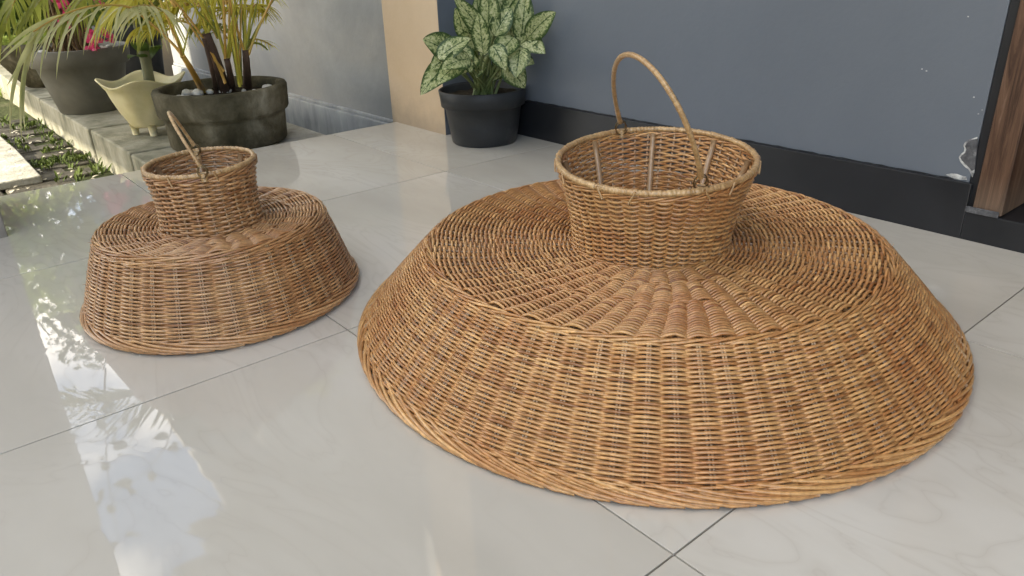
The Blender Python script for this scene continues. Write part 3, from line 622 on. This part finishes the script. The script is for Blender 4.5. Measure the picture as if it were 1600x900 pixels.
def frond(t, c, P, n, L, w, droop, material, single=False, spread=.9, start=.2, hang=0., r0=.011):
    P = np.asarray(P); fr_ = stalk(P, r0, .003, M['petiole'], 'frond', t, c)
    seg = np.linspace(start, .99, n); idx = seg*(len(P)-1); mbj = MB(c)
    for k, u in enumerate(idx):
        i = int(u); f_ = u-i; i2 = min(i+1, len(P)-1); p = P[i]*(1-f_)+P[i2]*f_; T = P[min(i+1, len(P)-1)]-P[max(i-1, 0)]; T = T/np.linalg.norm(T)
        sd_ = np.cross(T, (0, 0, 1)); sd_ /= np.linalg.norm(sd_)+1e-9
        e = math.sin(PI*min(1, .15+seg[k]*.85))**.5
        for sg in (-1, 1):
            dd = T*(.45+.5*seg[k])+sd_*sg*spread+np.array([0, 0, .12-hang])+rng.normal(0, .07, 3)
            V, Q, _, _ = leaflet(p, dd, L*e*rng.uniform(.85, 1.1), w*rng.uniform(.85, 1.15), droop*rng.uniform(.8, 1.3))
            if single: b = MB(c); b.add(V, Q); b.build('leaflet', material, fr_)
            else: mbj.add(V, Q)
    if not single and mbj.n: o = mbj.build('leaflets', material, fr_)
    return fr_
Y2 = 4.62
def q2(x, y, dy=0): return at_y(x, y, Y2+dy)
# canes: (base px, top px, radius)
for (bx, by, tx, ty, ra_, rb_, dy, mt, nm) in [
    (316, 142, 286, 88, .020, .014, -.06, 'petiole', 'cane'), (352, 142, 322, 52, .034, .024, .0, 'cane', 'cane'), (338, 143, 318, 60, .014, .010, -.05, 'cane', 'cane'),
    (362, 139, 354, 92, .022, .016, -.02, 'cane', 'cane'), (386, 136, 383, 78, .027, .018, .0, 'cane', 'cane')]:
    P = bez(at_z(bx, by, .24)*np.array([1, 1, 1]), (q2(bx, by, dy)+q2(tx, ty, dy))/2+np.array([.01, 0, 0]), q2(tx, ty, dy), 22); P[0][2] = .2
    stalk(P, ra_, rb_, M[mt], nm, p2, c2, 9, 7)
# petioles rising out of the canes, most of them leaving the picture above
PET = [((286, 88), (262, 55), (205, 12), 'o'), ((288, 92), (272, 50), (236, -30), 'o'), ((352, 130), (328, 60), (262, -10), 'o'), ((354, 95), (340, 50), (322, -25), 'y'), ((352, 95), (352, 45), (346, -60), 'o'),
       ((356, 92), (360, 40), (358, -60), 'o'), ((357, 92), (370, 40), (366, -60), 'y'), ((350, 112), (316, 70), (286, 22), 'o'), ((382, 80), (366, 40), (352, -40), 'o'), ((383, 78), (384, 20), (380, -80), 'y'), ((385, 78), (390, 30), (404, -60), 'y'),
       ((388, 86), (400, 45), (436, -20), 'o'), ((375, 135), (368, 90), (360, 40), 'y'), ((323, 52), (316, 10), (300, -60), 'y'), ((325, 52), (335, 10), (352, -60), 'y'), ((381, 80), (396, 55), (418, 78), 'g')]
petmats = {'o': M['petiole'], 'y': M['palm_yellow'], 'g': M['palm_green']}
for k in range(26):
    bx = rng.choice([286, 325, 354, 384, 375, 340]); by = {286: 90, 325: 52, 354: 94, 384: 80, 375: 132, 340: 60}[int(bx)]; tx = bx+rng.uniform(-75, 55); PET.append(((bx+rng.uniform(-3, 3), by), (bx+(tx-bx)*.3, by*.5), (tx, rng.uniform(-60, 0)), rng.choice(['o', 'y', 'y', 'g'])))
for k, (a, b_, c_, kd) in enumerate(PET):
    dy = rng.uniform(-.10, .10); stalk(bez(q2(*a), q2(*b_, dy), q2(*c_, dy*1.5), 14), .0095 if k < 16 else .006, .005 if k < 16 else .003, petmats[kd], 'petiole', p2, c2, 6)
# fronds seen in the picture
def wb(p0, p1, p2, n=18): return bez(p0, p1, p2, n)
frond(p2, c2, wb(q2(262, 20, -.1), q2(235, 2, -.25), q2(205, 12, -.4)), 11, .30, .015, .55, M['palm_pale'], True, .55, .1, .25, .006)
frond(p2, c2, wb(q2(205, 12, -.4), q2(130, -6, -.5), q2(52, 50, -.55)), 9, .34, .013, .35, M['palm_pale'], True, .35, .1, .35, .006)
frond(p2, c2, wb(q2(300, 40, .1), q2(270, 20, .2), q2(240, 45, .3)), 9, .22, .014, .4, M['palm_yellow'], False, .6, .1, .1, .005)
for (a, b_, c_, dy, n_, L_) in [((40, -30), (25, -10), (8, 40), .7, 14, .3), ((90, -30), (70, -5), (45, 20), .8, 12, .3), ((150, -20), (130, -5), (110, 20), .5, 12, .26), ((230, -10), (200, 0), (165, 18), .15, 14, .28), ((260, -20), (250, 10), (228, 40), .45, 12, .26), ((370, 30), (350, 0), (322, 22), .3, 14, .22), ((355, 60), (335, 25), (308, 40), .35, 14, .2), ((390, 20), (402, -8), (418, 22), .1, 12, .18), ((262, 55), (240, 30), (212, 48), .1, 12, .2), ((310, 10), (285, -14), (250, 22), .05, 14, .24), ((365, 0), (350, -25), (330, 0), .15, 14, .22), ((330, 20), (300, -10), (268, 12), .25, 12, .26), ((345, 30), (372, -10), (400, 20), .2, 12, .24), ((350, 10), (330, -30), (290, -8), .4, 12, .3), ((240, 10), (222, -20), (190, -2), .3, 12, .28), ((300, 0), (260, -25), (215, 5), .5, 14, .3), ((385, -10), (405, -25), (425, -2), .3, 10, .2)]:
    frond(p2, c2, wb(q2(*a, dy), q2(*b_, dy+.1), q2(*c_, dy+.15)), n_, L_, .018, .5, M['palm_yellow' if dy < .35 else 'palm_green'], False, .7, .1, .15, .005)
frond(p2, c2, wb(q2(388, 62, .15), q2(405, 58, .2), q2(425, 72, .25)), 7, .13, .008, .4, M['palm_yellow'], False, .6, .1, .1, .004)
# high fronds above the picture, mirrored in the polished floor
for (bx, ht, tip, n_, L_, mt) in [((1.45, 4.7), 1.65, (.34, 5.0, 1.53), 30, .66, 'palm_green'), ((1.6, 4.8), 1.9, (1.1, 6.3, 1.9), 24, .5, 'palm_green'), ((1.75, 4.7), 1.9, (2.4, 5.4, 1.5), 22, .5, 'palm_yellow'),
                        ((1.7, 4.6), 1.7, (1.9, 4.3, 1.6), 20, .45, 'palm_yellow'), ((1.55, 4.8), 1.4, (.9, 6.0, 1.15), 22, .45, 'palm_green')]:
    p0 = np.array([bx[0], bx[1], .75]); tp_ = np.array(tip); md = np.array([(p0[0]*.7+tp_[0]*.3), (p0[1]*.7+tp_[1]*.3), ht*1.12])
    frond(p2, c2, bez(p0, md, tp_, 24), n_, L_, .036, .10 if n_ == 30 else .30, M[mt], False, .9, .3, -.1 if n_ == 30 else 0, .012)
# long hanging leaflets at the far left
for k, (a, b_, c_) in enumerate([((100, 22), (40, 40), (0, 86)), ((95, 25), (40, 55), (-2, 98)), ((57, 52), (40, 90), (10, 135)), ((56, 54), (12, 110), (16, 214)), ((57, 52), (26, 120), (34, 220)), ((58, 50), (26, 110), (40, 210))]):
    P = bez(q2(*a, -.5), q2(*b_, -.55), q2(*c_, -.6), 12); V, Q, _, _ = blade(P, .017, C0-P[5], .3); b = MB(c2); b.add(V, Q); b.build('leaflet', M['palm_pale'], p2)

# 3 cream scalloped pot on feet
c3 = (1.345, 5.33, ZK)
def creamwob(th, k, z):
    f = 1+.03*np.cos(8*th)*np.clip((z-.05)/.1, 0, 1)*np.clip((.32-z)/.06, 0, 1)+.05*np.cos(4*th+1.2)*np.clip((z-.27)/.07, 0, 1); return f
p3 = pot('cream_pot', c3, [(.01, .055), (.112, .055), (.128, .075), (.170, .16), (.203, .25), (.218, .295), (.228, .305), (.246, .335), (.254, .344), (.248, .350), (.234, .334), (.200, .285), (.15, .2)], M['cream'],
         'cream scalloped flower pot on small feet beside the round planter', 'flower pot', 96, wob=creamwob, rx=lambda th, k, z: (.022*np.cos(4*th+1.2)*np.clip((z-.27)/.07, 0, 1)))
for i in range(4):
    a = PI/4+i*PI/2+.5; mb = MB(c3); x, y = c3[0]+.105*math.cos(a), c3[1]+.105*math.sin(a); V, Q = tube([(x, y, ZK+.001), (x, y, ZK+.03), (x, y, ZK+.07)], [.022, .022, .030], 8); mb.add(V, Q); mb.build('foot', M['cream'], p3)
soil(p3, c3, .19, .24)
P = bez((c3[0]+.05, c3[1]+.05, .18), (c3[0]+.08, c3[1]+.05, .5), (c3[0]+.06, c3[1]+.08, 1.5), 40)
st3 = stalk(P, .036, .026, M['greycane'], 'trunk', p3, c3, 10, 9)
for k in range(14):
    a = rng.uniform(0, TAU); p0 = P[10+k]; e_ = p0+np.array([math.cos(a)*.18, math.sin(a)*.18, rng.uniform(-.02, .12)]); V, Q, _, _ = blade(bez(p0, (p0+e_)/2+np.array([0, 0, .04]), e_, 7), .10, (0, 0, 1)); b = MB(c3); b.add(V, Q); b.build('leaf', M['green_leaf'], p3)

# 4 dark grey pot with bougainvillea
c4 = (1.27, 6.60, ZK)
p4 = pot('potted_bougainvillea', c4, [(.01, 0), (.215, 0), (.225, .01), (.275, .21), (.305, .335), (.335, .345), (.345, .40), (.352, .462), (.342, .468), (.33, .45), (.30, .36)], M['grey_plastic'],
         'bougainvillea with pink flowers in a big dusty dark grey pot on the kerb', 'potted plant', 56)
soil(p4, c4, .325, .425, 30, .022, 9)
b = MB(c4)
for k in range(70):
    a = rng.uniform(0, TAU); q = rng.uniform(.02, .16); x0, y0 = c4[0]+q*math.cos(a)-.02, c4[1]+q*math.sin(a)
    P = [(x0+rng.normal(0, .02), y0+rng.normal(0, .02), .38)]
    for z_ in np.linspace(.45, .95, 6): P.append((c4[0]+(x0-c4[0])*(1-(z_-.4)*.9)+rng.normal(0, .016), c4[1]+(y0-c4[1])*(1-(z_-.4)*.9)+rng.normal(0, .016), z_))
    V, Q = tube(P, rng.uniform(.004, .011), 5); b.add(V, Q)
tk = b.build('root_mass', M['bark'], p4); tk['kind'] = 'stuff'
P = bez((c4[0]+.02, c4[1], .36), (c4[0]+.06, c4[1], .7), (c4[0]-.03, c4[1]-.05, 1.3), 20); stalk(P, .07, .04, M['cane'], 'trunk', p4, c4, 9)
def spray(t, c, P, nleaf, lw, mt, nm, r=.006, flowers=0):
    st = stalk(P, r, .002, M['cane'], 'branch', t, c, 5); b = MB(c); f = MB(c)
    for k in range(nleaf):
        p = P[rng.integers(3, len(P))]; d = rng.normal(0, 1, 3); d[2] = d[2]*.5; d /= np.linalg.norm(d); L = lw*rng.uniform(1.1, 1.7); q0 = p+d*.02
        V, Q, _, _ = blade(bez(q0, q0+d*L*.5+np.array([0, 0, .02]), q0+d*L, 6), lw*rng.uniform(.7, 1.1), rng.normal(0, 1, 3)+np.array([0, 0, .5])); b.add(V, Q)
    b.build(nm, M[mt], st).__setitem__('kind', 'stuff')
def bract(t, c, p, s_):
    b = MB(c)
    for k in range(7):
        d = rng.normal(0, 1, 3); d /= np.linalg.norm(d); V, Q, _, _ = blade(bez(p, p+d*s_*.6, p+d*s_, 5), s_*.9, rng.normal(0, 1, 3), .3, None, .1); b.add(V, Q)
    b.build('flower', M['pink'], t)
for (x, y) in [(100, 4), (112, 10), (96, 12), (108, 18), (118, 24), (104, 33), (100, 38), (122, 14), (145, 55), (148, 68), (142, 76), (140, 84), (146, 72), (152, 60), (140, 50), (165, 50), (172, 60), (155, 4), (200, 0), (90, 0), (142, 62)]:
    yy = 6.2+rng.uniform(-.1, .2); bract(p4, c4, at_y(x, y, yy), .045)
for (a, b_, c_, nl) in [((1.2, 6.6, 1.1), (.9, 6.2, 1.6), (.5, 5.8, 1.3), 45), ((1.2, 6.6, 1.2), (1.3, 6.0, 1.3), (1.3, 5.9, .75), 30), ((1.2, 6.6, 1.1), (1.6, 6.5, 1.5), (1.8, 6.4, 1.0), 40),
                    ((1.2, 6.6, 1.0), (1.0, 6.5, 1.1), (.85, 6.35, .78), 30), ((1.2, 6.6, 1.2), (.9, 7.2, 1.5), (.4, 7.4, 1.2), 40), ((1.2, 6.6, 1.2), (1.5, 7.0, 1.9), (1.7, 7.2, 1.5), 40)]:
    spray(p4, c4, bez(a, b_, c_, 14), nl, .06, 'lime_leaf', 'leaves')
# long bare branch with a few leaves, high up (its mirror image lies on the floor)
spray(p4, c4, bez((1.3, 6.5, 1.3), (1.5, 5.95, 3.0), (.45, 5.9, 2.93), 20), 15, .10, 'dark_leaf', 'leaves', .012)
spray(p4, c4, bez((1.2, 6.6, 1.2), (.6, 6.2, 2.3), (.48, 5.7, 3.3), 20), 12, .10, 'dark_leaf', 'leaves', .012)

# 5 mossy bowl behind
c5 = (1.32, 8.35, ZK)
p5 = pot('mossy_bowl_planter', c5, [(.01, 0), (.20, 0), (.25, .05), (.36, .22), (.40, .28), (.41, .36), (.40, .40), (.37, .39), (.36, .3)], M['planter'], 'mossy clay bowl of low green plants behind the dark grey pot', 'planter', 48)
soil(p5, c5, .36, .34)
def tuft(mb, c, n, R, L, w, zs=0):
    for k in range(n):
        a = rng.uniform(0, TAU); q = R*math.sqrt(rng.random()); p = np.array([c[0]+q*math.cos(a), c[1]+q*math.sin(a), c[2]]); a2 = rng.uniform(0, TAU); l_ = L*rng.uniform(.5, 1.2)
        e_ = p+np.array([math.cos(a2)*l_*.6, math.sin(a2)*l_*.6, l_*.8]); V, Q, _, _ = blade(bez(p, (p+e_)/2+np.array([0, 0, l_*.3]), e_, 4), w, (0, 0, 1)); mb.add(V, Q)
b = MB(c5); tuft(b, (c5[0], c5[1], ZK+.33), 420, .36, .14, .03); b.build('low_greens', M['lime_leaf'], p5).__setitem__('kind', 'stuff')
# 6 black square pot behind the cream one
c6 = (1.98, 7.9, ZK)
p6 = pot('black_pot', c6, [(.01, 0), (.22, 0), (.24, .2), (.26, .36), (.285, .37), (.29, .44), (.30, .5), (.29, .51), (.27, .44)], M['black_plastic'], 'black plastic pot with ribbed rim behind the cream scalloped pot', 'flower pot', 40)
soil(p6, c6, .26, .44)
b = MB(c6); tuft(b, (c6[0], c6[1], ZK+.44), 200, .22, .35, .05); b.build('leaves', M['green_leaf'], p6).__setitem__('kind', 'stuff')
# gate piers far back
for k, (x, lab) in enumerate([(2.62, 'cream garden pier seen through the palm stalks, the left one'), (2.98, 'cream garden pier seen through the palm stalks, the right one')]):
    t = thing('garden_pier', (x, 9.3+.2*k, -.28), lab, 'pier', 'cream piers behind the palm'); mb = MB((x, 9.3, -.28)); mb.box((x-.12, 9.2, -.28), (x+.12, 9.45, 2.2)); mb.build('shaft', M['beige'], t, smooth=False, bevel=.01)
    mb = MB((x, 9.3, -.28)); mb.box((x-.15, 9.17, 2.2), (x+.15, 9.48, 2.3)); mb.build('cap', M['beige'], t, smooth=False, bevel=.01)
mb = MB(); mb.box((3.1, 9.2, -.28), (6, 9.5, 3)); tagp(mb.build('garden_wall', M['concrete'], smooth=False), 'grey garden wall behind the cream piers', 'wall')

# ------------------------------------------------------------------ garden greenery
def leafcloud(mb, clumps, n, L, w):
    """n leaf blades spread over ellipsoid clumps (c, radii), vectorised"""
    cs = np.array([c for c, _ in clumps], float); rs = np.array([r for _, r in clumps], float); k = rng.integers(0, len(clumps), n)
    u = rng.normal(0, 1, (n, 3)); u /= np.linalg.norm(u, axis=1)[:, None]; q = rng.random(n)**.4; p = cs[k]+u*q[:, None]*rs[k]
    d = rng.normal(0, 1, (n, 3)); d[:, 2] -= .3; d /= np.linalg.norm(d, axis=1)[:, None]; s_ = np.cross(d, rng.normal(0, 1, (n, 3))); s_ /= np.linalg.norm(s_, axis=1)[:, None]
    l_ = L*rng.uniform(.6, 1.3, n)[:, None]; w_ = w*rng.uniform(.6, 1.3, n)[:, None]
    V = np.stack([p, p+d*l_*.5+s_*w_*.5, p+d*l_, p+d*l_*.5-s_*w_*.5], 1).reshape(-1, 3); mb.add(V, [np.arange(4*n).reshape(-1, 4)])
def tree(c, h, R, mt, label, n=5000, L=.16, seed=0):
    t = thing('garden_tree', c, label, 'tree', 'trees behind the garden'); rr = np.random.default_rng(seed); cl = []
    P = bez(c, (c[0]+.1, c[1], c[2]+h*.4), (c[0]+rr.normal(0, .3), c[1], c[2]+h*.8), 10); b = MB(c); V, Q = tube(P, np.linspace(.16, .06, 10), 8); b.add(V, Q)
    for k in range(15):
        e_ = np.array([c[0]+rr.normal(0, R*.5), c[1]+rr.normal(0, R*.4), c[2]+h*rr.uniform(.12, 1.)]); i = rr.integers(4, 9); V, Q = tube(bez(P[i], (P[i]+e_)/2+np.array([0, 0, .1]), e_, 6), np.linspace(.05, .015, 6), 5); b.add(V, Q)
        cl.append((e_, (R*.42, R*.42, R*.32)))
    b.build('trunk', M['bark'], t); b = MB(c); leafcloud(b, cl, n, L, L*.5); b.build('crown', M[mt], t).__setitem__('kind', 'stuff')
tree((1.2, 15.5, -.3), 5.3, 2.4, 'lime_leaf', 'broad yellow green tree at the back of the garden, behind the grey pot', 11000, .2, 1)
tree((4.4, 17, -.3), 7.8, 2.6, 'dark_leaf', 'tallest dark green tree at the back of the garden behind the palm', 8000, .22, 2)
tree((-1.8, 17.5, -.3), 5.5, 2.4, 'green_leaf', 'mid green tree at the far left back of the garden', 6000, .2, 3)
tree((3.2, 13.2, -.3), 4.6, 1.6, 'green_leaf', 'slim mid green tree just behind the cream piers', 5000, .16, 4)
for k, (x, y, R, mt, lab) in enumerate([(-.6, 11.3, .9, 'lime_leaf', 'bright lime bush at the top left corner of the garden'), (1.2, 11.8, .8, 'green_leaf', 'mid green bush behind the mossy bowl'), (2.6, 12.2, .9, 'lime_leaf', 'lime bush right of the green bush, behind the pots'), (4.2, 12.4, 1., 'green_leaf', 'green bush against the garden wall')]):
    t = thing('garden_bush', (x, y, -.3), lab, 'bush', 'bushes in the garden'); cl = [((x+rng.normal(0, R*.5), y+rng.normal(0, R*.4), rng.uniform(.0, .9)), (R*.45, R*.45, R*.4)) for _ in range(9)]
    b = MB((x, y, -.3)); V, Q = tube([(x, y, -.3), (x, y, .3)], .04, 6); b.add(V, Q); b.build('stem', M['bark'], t)
    b = MB((x, y, -.3)); leafcloud(b, cl, 3500, .13, .07); b.build('foliage', M[mt], t).__setitem__('kind', 'stuff')
# weeds and moss on the path, fallen leaves
b = MB((.8, 5.5, ZP))
def scatter(b, n, fx, L, w):
    for _ in range(n):
        x, y = fx(); tuft(b, (x, y, ZP), 7, .035, L, w)
scatter(b, 22, lambda: (KX-.05-abs(rng.normal(0, .06)), rng.uniform(4.4, 7.6)), .06, .012)
scatter(b, 40, lambda: (rng.uniform(.35, 1.0), 5.95+rng.normal(0, .06)), .045, .012)
scatter(b, 60, lambda: (rng.uniform(.2, 1.0), rng.uniform(6.3, 8.4)), .07, .016)
scatter(b, 14, lambda: (rng.uniform(.75, 1.05), rng.uniform(5.2, 6.3)), .07, .016)
tagp(b.build('weeds', M['moss']), 'low green weeds and moss growing between the bricks of the path', 'weeds', kind='stuff')
b = MB((.8, 5.5, ZP))
for _ in range(150):
    x, y = rng.uniform(.2, 1.04), rng.uniform(4.35, 7.5); a = rng.uniform(0, TAU); p = np.array([x, y, ZP+.010]); e_ = p+np.array([math.cos(a), math.sin(a), rng.uniform(0, .25)])*rng.uniform(.02, .06)
    V, Q, _, _ = blade(bez(p, (p+e_)/2+np.array([0, 0, .008]), e_, 5), rng.uniform(.012, .03), (0, 0, 1)); b.add(V, Q)
tagp(b.build('leaf_litter', M['dead_leaf']), 'pale fallen leaves scattered over the brick path', 'leaf litter', kind='stuff')
b = MB((0, 12, -.3))
for _ in range(700):
    x, y = rng.uniform(-3, 5), rng.uniform(9.6, 14); tuft(b, (x, y, -.3), 5, .1, .14, .02)
tagp(b.build('lawn', M['lime_leaf']), 'bright grass at the back of the garden', 'grass', kind='stuff')
for o in bpy.data.objects:
    if '_o' in o.keys(): del o['_o']
